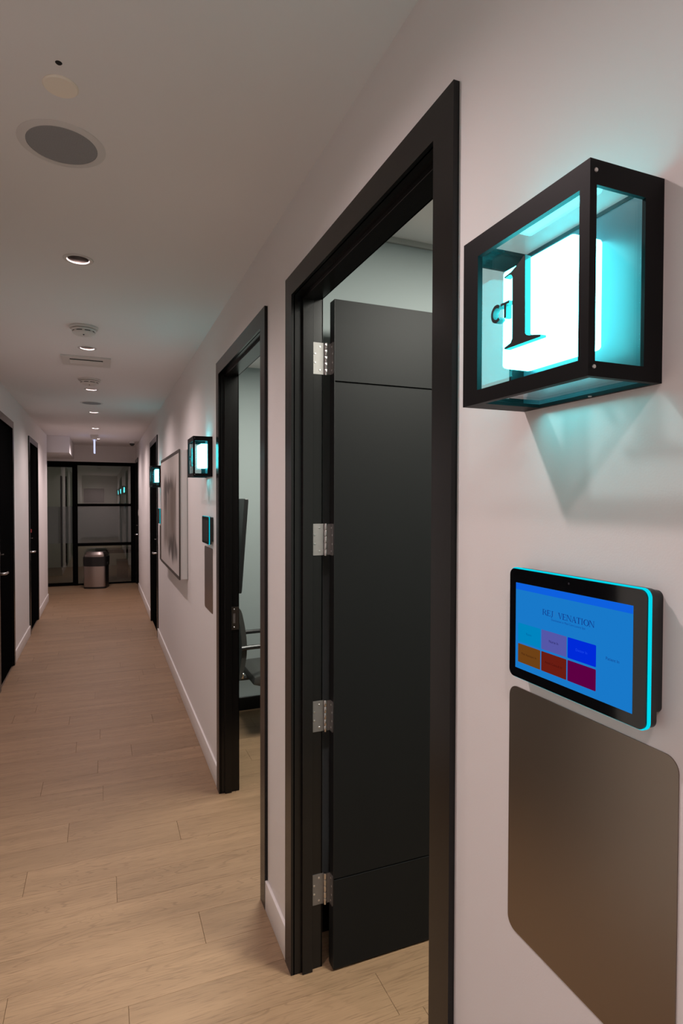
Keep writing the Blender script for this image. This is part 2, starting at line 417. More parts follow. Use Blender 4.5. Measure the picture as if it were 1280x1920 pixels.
# inner lining so the rooms are green grey on the corridor side too
b = wall_x(XI-0.001, XI+0.003, (-0.6, 4.62), [hole(D1), hole(D2)])
struct('wall_lining', b, m_room, 'room side of the long right wall')

# baseboards in the corridor
def bb(x0, x1, segs, name, label):
    mb = MB()
    for ya, yb in segs: mb.box(x0, x1, ya, yb, 0, 0.122, 0.003, 2)
    struct(name, mb, m_base, label)
bb(XR-0.012, XR, [(Y0, D1[0]), (D1[1], D2[0]), (D2[1], D3[0]), (D3[1], D4[0])], 'baseboard_right', 'white baseboard along the right wall')
bb(XL, XL+0.012, [(Y0, L3[0]), (L3[1], L1[0]), (L1[1], L2[0]), (L2[1], YLE)], 'baseboard_left', 'white baseboard along the left wall')

# ------------------------------------------------------------------ doors
def door_frame(name, d, side, label, stop_x, far_beyond=True):
    """side +1: right wall (corridor face XR, jamb runs to +x), -1: left wall"""
    e = empty(name, ((XR if side > 0 else XL), (d[0]+d[1])/2, 0), label, None, None, 'structure')
    off = e.location
    X = lambda t: (XR+t) if side > 0 else (XL-t)           # depth into the wall
    def bx(mb, t0, t1, y0, y1, z0, z1, bv=0.0):
        a, c = sorted((X(t0), X(t1))); return mb.box(a, c, y0, y1, z0, z1, bv)
    i0, i1, zt = d[0]+CW, d[1]-CW, CZ-CW
    for t0, t1 in ((-CT, 0.0), (TH, TH+0.004)):
        bx(MB(), t0, t1, d[0], i0, 0, zt).build('casing', m_black, e, off)
        bx(MB(), t0, t1, i1, d[1], 0, zt).build('casing', m_black, e, off)
        bx(MB(), t0, t1, d[0], d[1], zt, CZ).build('casing', m_black, e, off)
    a, c = -0.004, TH+0.003
    bx(MB(), a, c, i0-JT, i0, 0, zt).build('jamb', m_black, e, off)
    bx(MB(), a, c, i1, i1+JT, 0, zt).build('jamb', m_black, e, off)
    bx(MB(), a, c, i0-JT, i1+JT, zt, zt+JT).build('jamb', m_black, e, off)
    s0, s1 = stop_x
    bx(MB(), s0, s1, i0, i0+0.013, 0, zt-0.013, .001).build('stop', m_black, e, off)
    bx(MB(), s0, s1, i1-0.013, i1, 0, zt-0.013, .001).build('stop', m_black, e, off)
    bx(MB(), s0, s1, i0, i1, zt-0.013, zt, .001).build('stop', m_black, e, off)
    return e, i0, i1, zt

d1, i0, i1, zt = door_frame('door_1', D1, 1, 'open charcoal door in the nearest black doorway', (0.026, 0.064))
o1 = tuple(d1.location)
# leaf, swung 90 degrees into the room; face towards the camera carries two V grooves
xl0, xl1, yf, yb, lz0, lz1 = 0.7525, 1.655, 1.917, 1.961, 0.008, 2.385
prof = [(yb, lz0), (yb, lz1), (yf, lz1)]
for gz in (2.099, 0.332): prof += [(yf, gz+0.003), (yf+0.006, gz+0.001), (yf+0.006, gz-0.001), (yf, gz-0.003)]
prof += [(yf, lz0)]
lf = MB().prism(prof, YZ, xl0+0.0015, xl1).build('leaf', m_leaf, d1, o1, smooth=False)
MB().box(xl0, xl0+0.0016, yf+0.0006, yb-0.0006, lz0, lz1).build('edge_band', m_edge, lf, o1)
for z0, z1 in ((2.127, 2.238), (1.488, 1.600), (0.858, 0.968), (0.232, 0.342)):
    px, py = 0.7335, 1.9515
    h = MB(); jy = i1
    h.prism(rrect(0.684, px, z0, z1, 0.004, 3), XZ, jy-0.0022, jy+0.0005)
    h.prism(rrect(yf+0.006, py, z0, z1, 0.004, 3), YZ, xl0-0.0022, xl0-0.0002)
    h.box(px, xl0-0.0004, py-0.002, py, z0+0.001, z1-0.001)
    hn = h.build('hinge', m_steel, d1, o1)
    for k in range(5):
        za = z0-0.002+(z1-z0+0.004)*k/5; zb = z0-0.002+(z1-z0+0.004)*(k+1)/5-0.0012
        MB().lathe([(0, za), (0.0058, za), (0.0062, za+0.001), (0.0062, zb-0.001), (0.0058, zb), (0, zb)], px, py, 0, 16).build('knuckle', m_chrome, hn, o1)
    hz = z1-z0
    for sx_, fz in ((0.711, .87), (0.693, .64), (0.693, .36), (0.711, .13)):
        MB().lathe([(0, -0.0012), (0.003, -0.0008), (0.0038, 0), ], sx_, jy-0.0022, z0+hz*fz, 12, 'y').build('screw', m_screw, hn, o1)
    for sy_, fz in ((yf+0.022, .87), (yf+0.013, .64), (yf+0.013, .36), (yf+0.022, .13)):
        MB().lathe([(0, -0.0012), (0.003, -0.0008), (0.0038, 0)], xl0-0.0022, sy_, z0+hz*fz, 12, 'x').build('screw', m_screw, hn, o1)

d2, i0, i1, zt = door_frame('door_2', D2, 1, 'open black doorway beside the second wall lantern', (0.020, 0.058))
o2 = tuple(d2.location); jy = i1
sp = MB(); ring(sp, XZ, (0.678, 0.7215, 0.937, 1.068), (0.689, 0.702, 0.975, 1.032), jy-0.0025, jy+0.0005)
spo = sp.build('strike_plate', plain('dark bronze plate', (0.10, 0.085, 0.07), 0.4, 0.8), d2, o2)
MB().box(0.689, 0.702, jy-0.0012, jy+0.0004, 0.975, 1.032).build('latch_slot', m_steel, spo, o2)
for z in (0.951, 1.054): MB().lathe([(0, -0.0014), (0.003, -0.001), (0.004, 0)], 0.6955, jy-0.0025, z, 12, 'y').build('screw', m_screw, spo, o2)
# its leaf, swung flat against the near room wall, hinged on the near jamb
MB().box(0.745, 1.66, i0-0.03, i0+0.014, 0.008, 2.385, .001).build('leaf', m_leaf, d2, o2)

def lever(parent, off, x, y, z, sx_, sy_):
    r = MB().lathe([(0, 0), (0.027, 0), (0.027, 0.006*sx_), (0.024, 0.009*sx_), (0, 0.009*sx_)], x, y, z, 24, 'x').build('rose', m_chrome, parent, off)
    MB().tube([(x, y, z), (x+sx_*0.045, y, z), (x+sx_*0.055, y+sy_*0.012, z), (x+sx_*0.056, y+sy_*0.06, z+0.002), (x+sx_*0.054, y+sy_*0.12, z-0.002)], 0.012, 12).build('lever', m_chrome, parent, off)
def deadbolt(parent, off, x, y, z, sx_):
    k = MB().lathe([(0, 0), (0.027, 0), (0.025, 0.012*sx_), (0.012, 0.014*sx_), (0, 0.014*sx_)], x, y, z, 24, 'x')
    a, c = sorted((x+0.012*sx_, x+0.040*sx_)); k.box(a, c, y-0.020, y+0.020, z-0.005, z+0.005, .002)
    k.build('deadbolt', m_chrome, parent, off)
def closed(name, d, side, label, latch_far, hard, red=False):
    e, i0, i1, zt = door_frame(name, d, side, label, (0.072, 0.084))
    off = tuple(e.location); X = lambda t: (XR+t) if side > 0 else (XL-t)
    a, c = sorted((X(0.010), X(0.072)))
    lf = MB().box(a, c, i0+0.003, i1-0.003, 0.008, zt-0.003, .001).build('leaf', m_far, e, off)
    if hard:
        y = (i1-0.07) if latch_far else (i0+0.075); s = -1 if latch_far else 1
        lever(lf, off, X(0.010), y, 1.02, -side, s); deadbolt(lf, off, X(0.010), y, 1.195, -side)
        if red: MB().box(*sorted((X(0.010), X(-0.014))), y+0.02, y+0.05, 1.262, 1.305, .003).build('indicator', m_red, lf, off)
closed('door_3', D3, 1, 'closed black door far along the right wall', False, True)
closed('door_4', D4, 1, 'closed black door at the far end of the right wall', False, True)
closed('door_5', L1, -1, 'nearer closed black door on the left wall', False, True)
closed('door_8', L3, -1, 'closed black door on the left wall nearest the camera', False, True)
closed('door_6', L2, -1, 'farther closed black door on the left wall', False, True, True)

# ------------------------------------------------------------------ glazed partition at the far end
pt = empty('window_1', (0, YE, 0), 'black framed fixed glass panel at the far end of the corridor', None, None, 'structure'); op = (0, YE, 0)
ya, yb_ = YE+0.015, YE+0.075
MB().box(-1.32, 0.619, YE, YE+0.09, 2.347, 2.415, .002).build('header', m_far, pt, op)
MB().box(0.525, 0.619, YE, YE+0.09, 0, 2.347, .002).build('post', m_far, pt, op)
MB().box(-0.512, -0.452, YE, YE+0.09, 0, 2.347, .002).build('post', m_far, pt, op)
for z0, z1 in ((1.545, 1.597), (0.765, 0.825), (0.0, 0.03)): MB().box(-0.452, 0.525, ya, yb_, z0, z1, .002).build('rail', m_far, pt, op)
MB().box(-0.452, 0.525, YE+0.04, YE+0.048, 1.597, 2.347).build('pane', m_pane, pt, op)
MB().box(-0.452, 0.525, YE+0.04, YE+0.048, 0.825, 1.545).build('pane', m_frost, pt, op)
MB().box(-0.452, 0.525, YE+0.04, YE+0.048, 0.03, 0.765).build('pane', m_pane, pt, op)
sd = empty('door_7', (-0.9, YE, 0), 'sliding glass door with a frosted band and tall pulls', None, None, 'structure'); od = (-0.9, YE, 0)
MB().box(-1.32, -0.512, ya, yb_, 2.305, 2.347, .002).build('rail', m_far, sd, od)
MB().box(-1.32, -0.512, ya, yb_, 0.004, 0.06, .002).build('rail', m_far, sd, od)
MB().box(-1.32, -1.28, ya, yb_, 0.06, 2.305, .002).build('stile', m_far, sd, od)
MB().box(-0.545, -0.512, ya, yb_, 0.06, 2.305, .002).build('stile', m_far, sd, od)
MB().box(-1.28, -0.545, YE+0.04, YE+0.048, 1.54, 2.305).build('pane', m_pane, sd, od)
MB().box(-1.28, -0.545, YE+0.04, YE+0.048, 0.83, 1.54).build('pane', m_frost, sd, od)
MB().box(-1.28, -0.545, YE+0.04, YE+0.048, 0.06, 0.83).build('pane', m_pane, sd, od)
for x, yy in ((-0.735, YE-0.05), (-0.66, YE+0.13)):
    h = MB().tube([(x, yy, 0.38), (x, yy, 2.13)], 0.015, 12)
    for z in (0.6, 1.9): h.tube([(x, yy, z), (x, YE+0.044, z)], 0.008, 8)
    h.build('pull_handle', m_blackp, sd, od)

# dim room behind the partition
b = MB().box(-2.3, 2.0, 16.0, 16.1, 0, ZC); b.box(-2.4, -2.3, YE+0.1, 16.1, 0, ZC); b.box(2.0, 2.1, YE+0.1, 16.1, 0, ZC)
struct('wall_far', b, plain('dim room paint', (0.42, 0.42, 0.38), 0.8), 'wall of the dark room behind the glass partition')
dk = empty('desk', (0.5, 13.65, 0), 'low dark desk in the dark room behind the right hand glass panel', 'desk'); ok_ = tuple(dk.location)
m_desk = plain('dark desk', (0.05, 0.045, 0.04), 0.5)
MB().box(-0.15, 1.25, 13.38, 13.95, 0.535, 0.612, .003).build('desk_top', m_desk, dk, ok_)
for x in (-0.13, 1.19): MB().box(x, x+0.04, 13.41, 13.92, 0, 0.535, .002).build('leg', m_desk, dk, ok_)
cb = empty('cabinet', (0.385, 13.6, 0), 'small dark cabinet with a round knob under the desk', 'cabinet'); oc = tuple(cb.location)
MB().box(0.272, 0.498, 13.38, 13.86, 0.0, 0.368, .004).build('body', m_desk, cb, oc)
dr = MB().box(0.280, 0.490, 13.365, 13.38, 0.02, 0.355, .003).build('door', plain('cabinet front', (0.03, 0.026, 0.023), 0.45), cb, oc)
MB().lathe([(0, 0), (0.008, 0), (0.008, -0.012), (0.018, -0.02), (0.012, -0.03), (0, -0.032)], 0.405, 13.365, 0.085, 16, 'y').build('knob', m_chrome, dr, oc)
mo = empty('monitor', (-0.2, 16.0, 1.75), 'dark wall screen in the room behind the upper glass pane', 'monitor'); om = tuple(mo.location)
MB().box(-0.44, 0.03, 15.95, 15.98, 1.60, 1.95, .005).build('screen', m_blackp, mo, om)
MB().box(-0.28, -0.12, 15.98, 16.0, 1.70, 1.86, .002).build('bracket', m_blackp, mo, om)

# ------------------------------------------------------------------ lights
FAR_W = {11.05: 1.5, 9.43: 1.8, 7.70: 1.25, 6.11: 1.15, 4.46: 1.1, 1.24: 1.15, -0.36: 0.7, -1.96: 2.3}      # per-lamp strength, set for the wanted brightness along the corridor
def spot(parent, y):
    l = bpy.data.lights.new('downlight lamp', 'SPOT'); l.energy = DOWN_W*FAR_W.get(y, 1.0); l.color = DOWN_COL
    l.spot_size = math.radians(162 if y < 2 else 154); l.spot_blend = 1.0; l.shadow_soft_size = 0.035
    o = bpy.data.objects.new('lamp', l); C.objects.link(o); o.parent = parent; o.location = (0, 0, -0.0035)
    return o
def downlight(y, label, first=None):
    e = empty('downlight', (DX, y, ZC), label, 'light', 'recessed downlights in the corridor ceiling')
    MB().lathe([(RH-0.006, 0.001), (RH-0.004, -0.003), (RH+0.010, -0.004), (RH+0.012, -0.0005), (RH+0.010, 0.0)], 0, 0, 0, 40).build('trim_ring', m_trim, e)
    MB().lathe([(RH-0.004, 0.0), (RH-0.008, 0.03), (0.040, 0.036), (0.036, 0.038)], 0, 0, 0, 40).build('reflector', m_refl, e)
    MB().lathe([(0, 0.034), (0.030, 0.035), (0.037, 0.038), (0, 0.045)], 0, 0, 0, 24).build('lens', m_lampl, e)
    spot(e, y)
    return e
dl = {11.05: 'added recessed downlight past the hanging exit sign', 9.43: 'recessed downlight just before the hanging exit sign', 7.70: 'recessed downlight beyond the second round speaker grille',  # farthest lamp is unseen, added to brighten the corridor end
      6.11: 'recessed downlight just beyond the second smoke detector', 4.46: 'recessed downlight between nearest smoke detector and air vent',
      2.835: 'nearest visible recessed downlight, between round speaker and smoke detector', 1.24: 'recessed downlight above the camera, nearest the first lantern',
      -0.36: 'added recessed downlight just behind the camera', -1.96: 'added recessed downlight by the near end wall'}  # both unseen, added to fill shadow and brighten the near end
for y in DOWN_Y: downlight(y, dl[y])

def ceiling_panel(x, y, label, f=1.0):
    e = empty('ceiling_light', (x, y, ZC), label, 'light', 'ceiling lamps in the side rooms')
    ring(MB(), XY, (-0.32, 0.32, -0.32, 0.32), (-0.30, 0.30, -0.30, 0.30), -0.012, -0.0005).build('frame', m_white, e)
    MB().box(-0.30, 0.30, -0.30, 0.30, -0.006, -0.001).build('diffuser', m_panel if f > 0.5 else m_panel2, e)
    l = bpy.data.lights.new('panel lamp', 'AREA'); l.energy = ROOM_W*f; l.color = ROOM_COL; l.shape = 'SQUARE'; l.size = 0.6
    o = bpy.data.objects.new('lamp', l); C.objects.link(o); o.parent = e; o.location = (0, 0, -0.014)
ceiling_panel(1.55, 0.95, 'square ceiling light in the near side room', 1.2)
ceiling_panel(1.08, 3.25, 'square ceiling light in the far side room', 0.8)
ceiling_panel(-1.0, 14.3, 'added dim square ceiling light behind the glass partition', 0.22)  # unseen lamp, added to lift the brightness behind the panes

# ------------------------------------------------------------------ wall lanterns (origin on the wall, near bottom corner)
LW, LH, LD = 0.247, 0.242, 0.115
ONE = [(0.621,2.003),(0.62,1.902),(0.6165,1.8985),(0.611,1.8965),(0.606,1.896),(0.591,1.8925),(0.591,1.890),(0.661,1.8905),(0.662,1.8925),(0.6485,1.896),(0.645,1.901),(0.6455,1.983),(0.6475,1.9865),(0.652,1.988),(0.6615,1.9865),(0.663,1.9885),(0.649,1.9905),(0.640,1.994),(0.631,1.998),(0.6245,2.002)]
Y1, Z1 = 0.5085, 1.825
def local(pts): return [(y-Y1, z-Z1) for y, z in pts]
def glyph(parent, name, outlines, depth):
    body, face = MB(), MB()
    for pts in outlines:
        body.prism(pts, YZ, -0.1112, -0.1112+depth); face.prism(pts, YZ, -0.1120, -0.1112)
    g = body.build(name, m_acr, parent, smooth=False); face.build('face', m_blackp, g, smooth=False)
def lantern(y, label):
    e = empty('wall_lantern', (XR, y, Z1), label, 'lamp', 'black cube wall lanterns with glowing boxes')
    full = (0, LW, 0, LH)
    f = MB(); ring(f, YZ, full, (.0155, .211, .020, .213), -LD, -LD+.008); f.build('front_frame', m_frame, e, smooth=False)
    for ya, yb in ((0, .005), (LW-.005, LW)):
        f = MB(); ring(f, XZ, (-LD+.008, 0, 0, LH), (-LD+.010, -.030, .0175, .214), ya, yb); f.build('side_frame', m_frame, e, smooth=False)
    for za, zb, nm, yo in ((0, .005, 'bottom_frame', .205), (LH-.005, LH, 'top_frame', .236)):
        f = MB(); ring(f, XY, (-LD+.008, 0, .005, LW-.005), (-LD+.010, -.007, .008, yo), za, zb); f.build(nm, m_frame, e, smooth=False)
    MB().box(-.006, -.001, .005, LW-.005, .005, LH-.005).build('back_panel', m_back, e)
    MB().box(-.1025, -.1005, .0055, LW-.0055, .0055, LH-.0055).build('front_glass', m_lens, e)
    MB().box(-.100, -.030, .0055, .0075, .0055, LH-.0055).build('side_glass', m_lens, e)
    MB().box(-.100, -.030, LW-.0075, LW-.0055, .0055, LH-.0055).build('side_glass', m_lens, e)
    MB().box(-.100, -.007, .008, LW-.008, .0055, .0075).build('bottom_glass', m_lens, e)
    MB().box(-.100, -.007, .008, LW-.008, LH-.0075, LH-.0055).build('top_glass', m_lens, e)
    MB().box(-.060, -.0062, .0835, .2285, .058, .205, .009, 4).build('light_cube', m_cube, e)
    glyph(e, 'numeral', [local(ONE)], 0.0088)
    # the opening of the C faces the numeral (towards smaller y)
    segs = []
    A = list(range(48, 313, 12))
    for a, c in zip(A, A[1:]):
        P = lambda r, t: (0.6800-Y1-r*0.92*math.cos(math.radians(t)), 1.9437-Z1+r*math.sin(math.radians(t)))
        segs.append([P(.0125, a), P(.0125, c), P(.0080, c), P(.0080, a)])
    glyph(e, 'letter', segs, 0.0088)
    glyph(e, 'letter', [local([(0.6700, 1.9510), (0.6700, 1.9543), (0.6525, 1.9543), (0.6525, 1.9510)]), local([(0.6630, 1.9330), (0.6630, 1.9510), (0.6588, 1.9510), (0.6588, 1.9330)])], 0.0088)
    for p_ in ((-.1065, -.0006, LH-.012), (-.1065, -.0006, .011)):
        MB().lathe([(0, -0.0006), (0.0022, -0.0004), (0.0026, 0.0006)], *p_, 10, 'y').build('screw', m_screw, e)
    MB().lathe([(0, -0.0010), (0.0022, -0.0008), (0.0026, 0.0004)], -.012, .10, 0, 10).build('screw', m_screw, e)
    return e
lan = lantern(Y1, 'nearest black lantern with numeral 1 above the lit touch tablet')
for y, lab in ((3.605, 'middle black lantern, between canvas picture and second doorway'), (6.925, 'farthest black lantern, beside the far end of canvas picture')):
    c = copy_tree(lan); c.location = (XR, y, Z1); c['label'] = lab

# ------------------------------------------------------------------ touch tablets (origin on the wall, near bottom corner)
TW, THt, TZ = 0.252, 0.170, 1.411
def flat(pts, x): return [(x, y, z) for y, z in pts]
def U(u): return TW-u
SERIF = {  # thick/thin stroke quads in a 0..1 box, x right
 'R': [(.08,0,.22,1),(.0,0,.32,.05),(.0,.95,.3,1),('q',.22,.95,.55,.95,.55,1,.22,1),('q',.55,.94,.78,.82,.66,.78,.5,1),('q',.62,.82,.78,.82,.78,.64,.62,.64),('q',.5,.46,.55,.51,.78,.64,.64,.68),('q',.22,.47,.56,.47,.56,.52,.22,.52),('q',.40,.48,.56,.50,.98,.02,.80,.0),(.78,0,1,.05)],
 'E': [(.12,0,.30,1),(.02,0,.95,.06),(.02,.94,.9,1),(.3,.48,.72,.54),('q',.88,.06,.95,.06,1,.26,.95,.26),('q',.84,.94,.9,.94,.92,.76,.87,.76),(.68,.4,.73,.63)],
 'J': [(.5,.1,.72,1),(.32,.95,.95,1),('q',.5,.1,.72,.14,.45,-.12,.3,-.06),('q',.3,-.06,.45,-.12,.1,-.1,.08,.02)],
 'U': [(.14,.25,.30,1),(.0,.95,.42,1),(.78,.25,.84,1),(.66,.95,1,1),('q',.14,.25,.30,.25,.44,.06,.34,.0),('q',.34,.0,.44,.06,.62,.06,.66,.0),('q',.66,.0,.62,.06,.78,.25,.84,.25)],
 'V': [('q',.1,.97,.28,.97,.60,.0,.50,.0),('q',.84,.97,.90,.97,.60,.0,.54,.0),(.0,.95,.4,1),(.72,.95,1,1)],
 'N': [(.1,.0,.16,1),(.0,0,.28,.05),(.0,.95,.24,1),('q',.08,1,.26,1,.92,.0,.82,.0),(.84,.0,.90,1),(.74,.95,1,1)],
 'A': [('q',.12,.03,.18,.03,.52,1,.46,1),('q',.44,1,.54,1,.92,.03,.74,.03),(.28,.32,.66,.37),(.0,0,.32,.05),(.62,0,1,.05)],
 'T': [(.42,0,.60,1),(.02,.94,1,1),(.28,0,.74,.05),('q',.02,.94,.08,.94,.04,.74,.0,.74),('q',.94,.94,1,.94,1.02,.74,.98,.74)],
 'I': [(.36,0,.64,1),(.16,0,.84,.05),(.16,.95,.84,1)],
}
def letter(mb, ch, u, z, w, h, x):
    def add(pts): mb.face(flat([(U(u+a*w), z+c*h) for a, c in pts], x))
    if ch == 'O':
        for k in range(24):
            a, c = 2*PI*k/24, 2*PI*(k+1)/24
            P = lambda t, s: (.5+(.5 if s else .34)*math.cos(t), .5+(.52 if s else .46)*math.sin(t))
            add([P(a, 1), P(c, 1), P(c, 0), P(a, 0)])
        return
    for s in SERIF[ch]:
        if s[0] == 'q': add([(s[i], s[i+1]) for i in (1, 3, 5, 7)])
        else: add([(s[0], s[1]), (s[2], s[1]), (s[2], s[3]), (s[0], s[3])])
def text_mesh(name, s, u, z, size, mat, parent, x):
    cu = bpy.data.curves.new('txt', 'FONT'); cu.body = s; cu.size = size; cu.align_x = 'CENTER'; cu.align_y = 'CENTER'; cu.resolution_u = 3
    to = bpy.data.objects.new('txt', cu); C.objects.link(to)
    bpy.context.view_layer.update()
    me = bpy.data.meshes.new_from_object(to.evaluated_get(bpy.context.evaluated_depsgraph_get()))
    bpy.data.objects.remove(to)
    me.transform(Matrix(((0, 0, 1, x), (-1, 0, 0, U(u)), (0, 1, 0, z), (0, 0, 0, 1))))
    me.materials.clear(); me.materials.append(mat); me.name = name
    o = bpy.data.objects.new(name, me); C.objects.link(o); o.parent = parent
def tablet(y, label, lit):
    e = empty('wall_tablet', (XR, y, TZ), label, 'tablet', 'touch tablets with cyan light rims')
    def plate(name, mat, x0, x1, g, r=.011, par=e):
        return MB().prism(rrect(g, TW-g, g, THt-g, r-g*.5, 8), YZ, x0, x1).build(name, mat, par)
    fp = plate('front_glass', m_bglass, -.0300, -.0274, .0014)
    plate('light_rim', m_led, -.0274, -.0256, 0.0); plate('rim_groove', m_blackp, -.0256, -.0248, .0012)
    plate('light_rim', m_led, -.0248, -.0228, 0.0)
    plate('housing', m_blackp, -.0228, -.0120, .0012)
    MB().prism(rrect(.004, TW-.020, .018, THt-.004, .008), YZ, -.0120, 0).build('wall_mount', m_blackp, e)
    x = -.0302
    sc_pts = [(U(.016), .0165), (U(.232), .0165), (U(.232), .1475), (U(.016), .1475)]
    if not lit:
        MB().face(flat(sc_pts, x)).build('screen', m_dim, fp); return e
    s = MB().prism(sc_pts, YZ, x, -.0300).build('screen', glow('screen blue', srgb(24, 120, 200)), e)
    q = lambda name, u0, u1, z0, z1, col, r=.0012, d=.0001: MB().prism(rrect(U(u1), U(u0), z0, z1, r, 3), YZ, x-d, x-d/2).build(name, glow(name, srgb(*col)), s)
    q('header_bar', .0162, .2318, .1375, .1474, (14, 96, 222), .0001)
    q('button', .022, .0715, .058, .0865, (0, 131, 190)); q('button', .0735, .1235, .058, .0865, (84, 86, 166)); q('button', .1255, .1755, .058, .0865, (0, 42, 215))
    q('button', .022, .0715, .0265, .055, (108, 64, 22)); q('button', .0735, .1235, .0265, .055, (104, 28, 18)); q('button', .1255, .1755, .0265, .055, (92, 0, 66))
    tx = x-.0002
    navy = glow('navy print', srgb(16, 44, 128)); pale = glow('pale print', srgb(40, 118, 188))
    t = MB(); tu = MB(); u = .0755; adv = {'R': .0105, 'E': .0088, 'J': .0068, 'U': .0100, 'V': .0100, 'N': .0108, 'A': .0105, 'T': .0092, 'I': .0054, 'O': .0108}
    for i, ch in enumerate('REJUVENATION'):
        letter(tu if i == 3 else t, ch, u, .1085, adv[ch]-.0014, .0082, tx); u += adv[ch]*.862
    t.build('title', navy, s, smooth=False); tu.build('title', pale, s, smooth=False)
    text_mesh('subtitle', 'Destination in Med Care Luxury Spa', .125, .1042, .0043, glow('subtitle print', srgb(18, 66, 150)), s, tx)
    text_mesh('caption', 'Room', .0465, .0725, .0050, glow('c1', srgb(0, 96, 160)), s, tx)
    text_mesh('caption', 'Nurse In', .0985, .0725, .0054, glow('c2', srgb(34, 30, 90)), s, tx)
    text_mesh('caption', 'Doctor In', .1505, .0725, .0052, glow('c3', srgb(30, 74, 235)), s, tx)
    text_mesh('caption', 'Med Assistant In', .0467, .0408, .0050, glow('c4', srgb(66, 34, 14)), s, tx)
    text_mesh('caption', 'Aesth Consult In', .0985, .0408, .0050, glow('c5', srgb(66, 14, 12)), s, tx)
    text_mesh('caption', 'Patient In', .2020, .0740, .0056, glow('c6', srgb(18, 62, 140)), s, tx)
    MB().lathe([(0, 0), (.0015, 0), (.0018, .0002)], -.0301, TW/2, THt-.010, 12, 'x').build('camera_lens', plain('lens', (.02, .02, .03), .1), e)
    return e
tablet(0.4985, 'nearest tablet with bright blue booking screen under numeral 1 lantern', True)
t2 = tablet(3.572, 'middle tablet with dark screen, beside the second doorway', False)
t3 = copy_tree(t2); t3.location = (XR, 6.86, TZ); t3['label'] = 'farthest tablet, just beyond the far edge of canvas picture'

def steel_plate(y, label):
    o = MB().prism(rrect(0, .306, 0, .401, .018, 8), YZ, -.0018, 0.0).build('wall_plate', m_brush)
    o.location = (XR, y, .983)
    return tag(o, label, 'plate', 'brushed metal plates under the tablets')
steel_plate(0.478, 'large brushed metal plate below the lit blue tablet')
steel_plate(3.60, 'middle brushed metal plate beside the second doorway')
steel_plate(6.88, 'farthest brushed metal plate, below the farthest tablet')

# ------------------------------------------------------------------ canvas picture
PY0, PY1, PZ0, PZ1, PXF = 4.725, 6.275, 1.052, 2.078, 0.553
pic = empty('canvas_picture', (XR, PY0, PZ0), 'large abstract grey and brown canvas in a thin dark floater frame', 'picture'); opi = tuple(pic.location)
b = MB(); b.box(XR-.012, XR, PY0+.004, PY1-.004, PZ0+.004, PZ1-.004)
b.box(PXF+.003, XR-.012, PY0+.004, PY1-.004, PZ0+.004, PZ1-.004); b.build('stretched_canvas', plain('pale canvas edge', (.62, .60, .58), .8), pic, opi)
b = MB(); b.box(-.0665+.0, -.0640, .010, PY1-PY0-.010, .010, PZ1-PZ0-.010); b.build('painting', m_art, pic, smooth=False)
dkf = plain('dark bronze moulding', (.05, .04, .032), .4)
w_ = .012
for args in ((PXF-.001, PXF+.010, PY0, PY1, PZ1-.026, PZ1), (PXF-.001, PXF+.010, PY0, PY1, PZ0, PZ0+.026), (PXF-.001, PXF+.010, PY0, PY0+w_, PZ0+.026, PZ1-.026), (PXF-.001, PXF+.010, PY1-w_, PY1, PZ0+.026, PZ1-.026)):
    MB().box(*args).build('moulding', dkf, pic, opi)
MB().box(XR-.003, XR, PY0+.0, PY0+.004, PZ0, PZ1).build('back_edge', dkf, pic, opi)

# ------------------------------------------------------------------ ceiling fittings
def speaker(y, label):
    e = empty('ceiling_speaker', (DX-.012, y, ZC), label, 'speaker', 'round ceiling speakers')
    MB().lathe([(.097, -.0035), (.116, -.003), (.120, -.001), (.120, 0.0)], 0, 0, 0, 56).build('flange', plain('speaker flange', (.68, .655, .64), .6), e)
    MB().lathe([(0, -.0042), (.095, -.0042), (.098, -.002), (.098, 0)], 0, 0, 0, 56).build('grille', m_grille, e)
speaker(1.945, 'nearest round grey speaker grille in the ceiling')
speaker(6.98, 'farther round grey speaker grille in the ceiling')
def disc(y, x, r, name, mat, label, cat):
    o = MB().lathe([(0, -.0055), (r-.003, -.005), (r, -.002), (r, 0), (0, 0)], 0, 0, 0, 40).build(name, mat)
    o.location = (x, y, ZC); tag(o, label, cat); return o
disc(1.672, DX, .042, 'cover_disc', m_cream, 'cream sprinkler cover disc beside the nearest speaker', 'cover')
o = MB().lathe([(0, -.002), (.006, -.002), (.008, 0), (0, 0)], 0, 0, 0, 20).build('ceiling_speck', m_matblk); o.location = (-.092, 1.586, ZC)  # flat black disc for a dark speck of unknown nature
tag(o, 'tiny dark round sensor in the ceiling beside the cream disc', 'speck')
def detector(y, r, label):
    e = empty('smoke_detector', (DX-.008, y, ZC), label, 'smoke detector')
    MB().lathe([(r, 0), (r, -.010), (r*.96, -.013), (0, -.013)], 0, 0, 0, 48).build('base', m_white, e)
    MB().lathe([(r*.80, -.013), (r*.86, -.020), (r*.80, -.026), (r*.80, -.029)], 0, 0, 0, 48).build('collar', m_white, e)
    MB().lathe([(r*.74, -.026), (r*.74, -.034)], 0, 0, 0, 48).build('vent_slot', m_blackp, e)
    for k in range(8):
        a = 2*PI*k/8; c, s_ = math.cos(a), math.sin(a)
        MB().box(-.007, .007, r*.72, r*.80, -.035, -.026).build('rib', m_white, e, mx=Matrix.Rotation(a, 4, 'Z'))
    MB().lathe([(r*.80, -.034), (r*.78, -.040), (r*.60, -.048), (r*.3, -.051), (0, -.0515)], 0, 0, 0, 48).build('cap', m_white, e)
    MB().lathe([(0, -.056), (.004, -.055), (.005, -.050)], 0, -r*.3, 0, 12).build('indicator', m_blackp, e)
detector(3.93, .082, 'nearest white domed smoke detector, between downlight and air vent')
detector(5.62, .092, 'farther white domed smoke detector beyond the air vent')
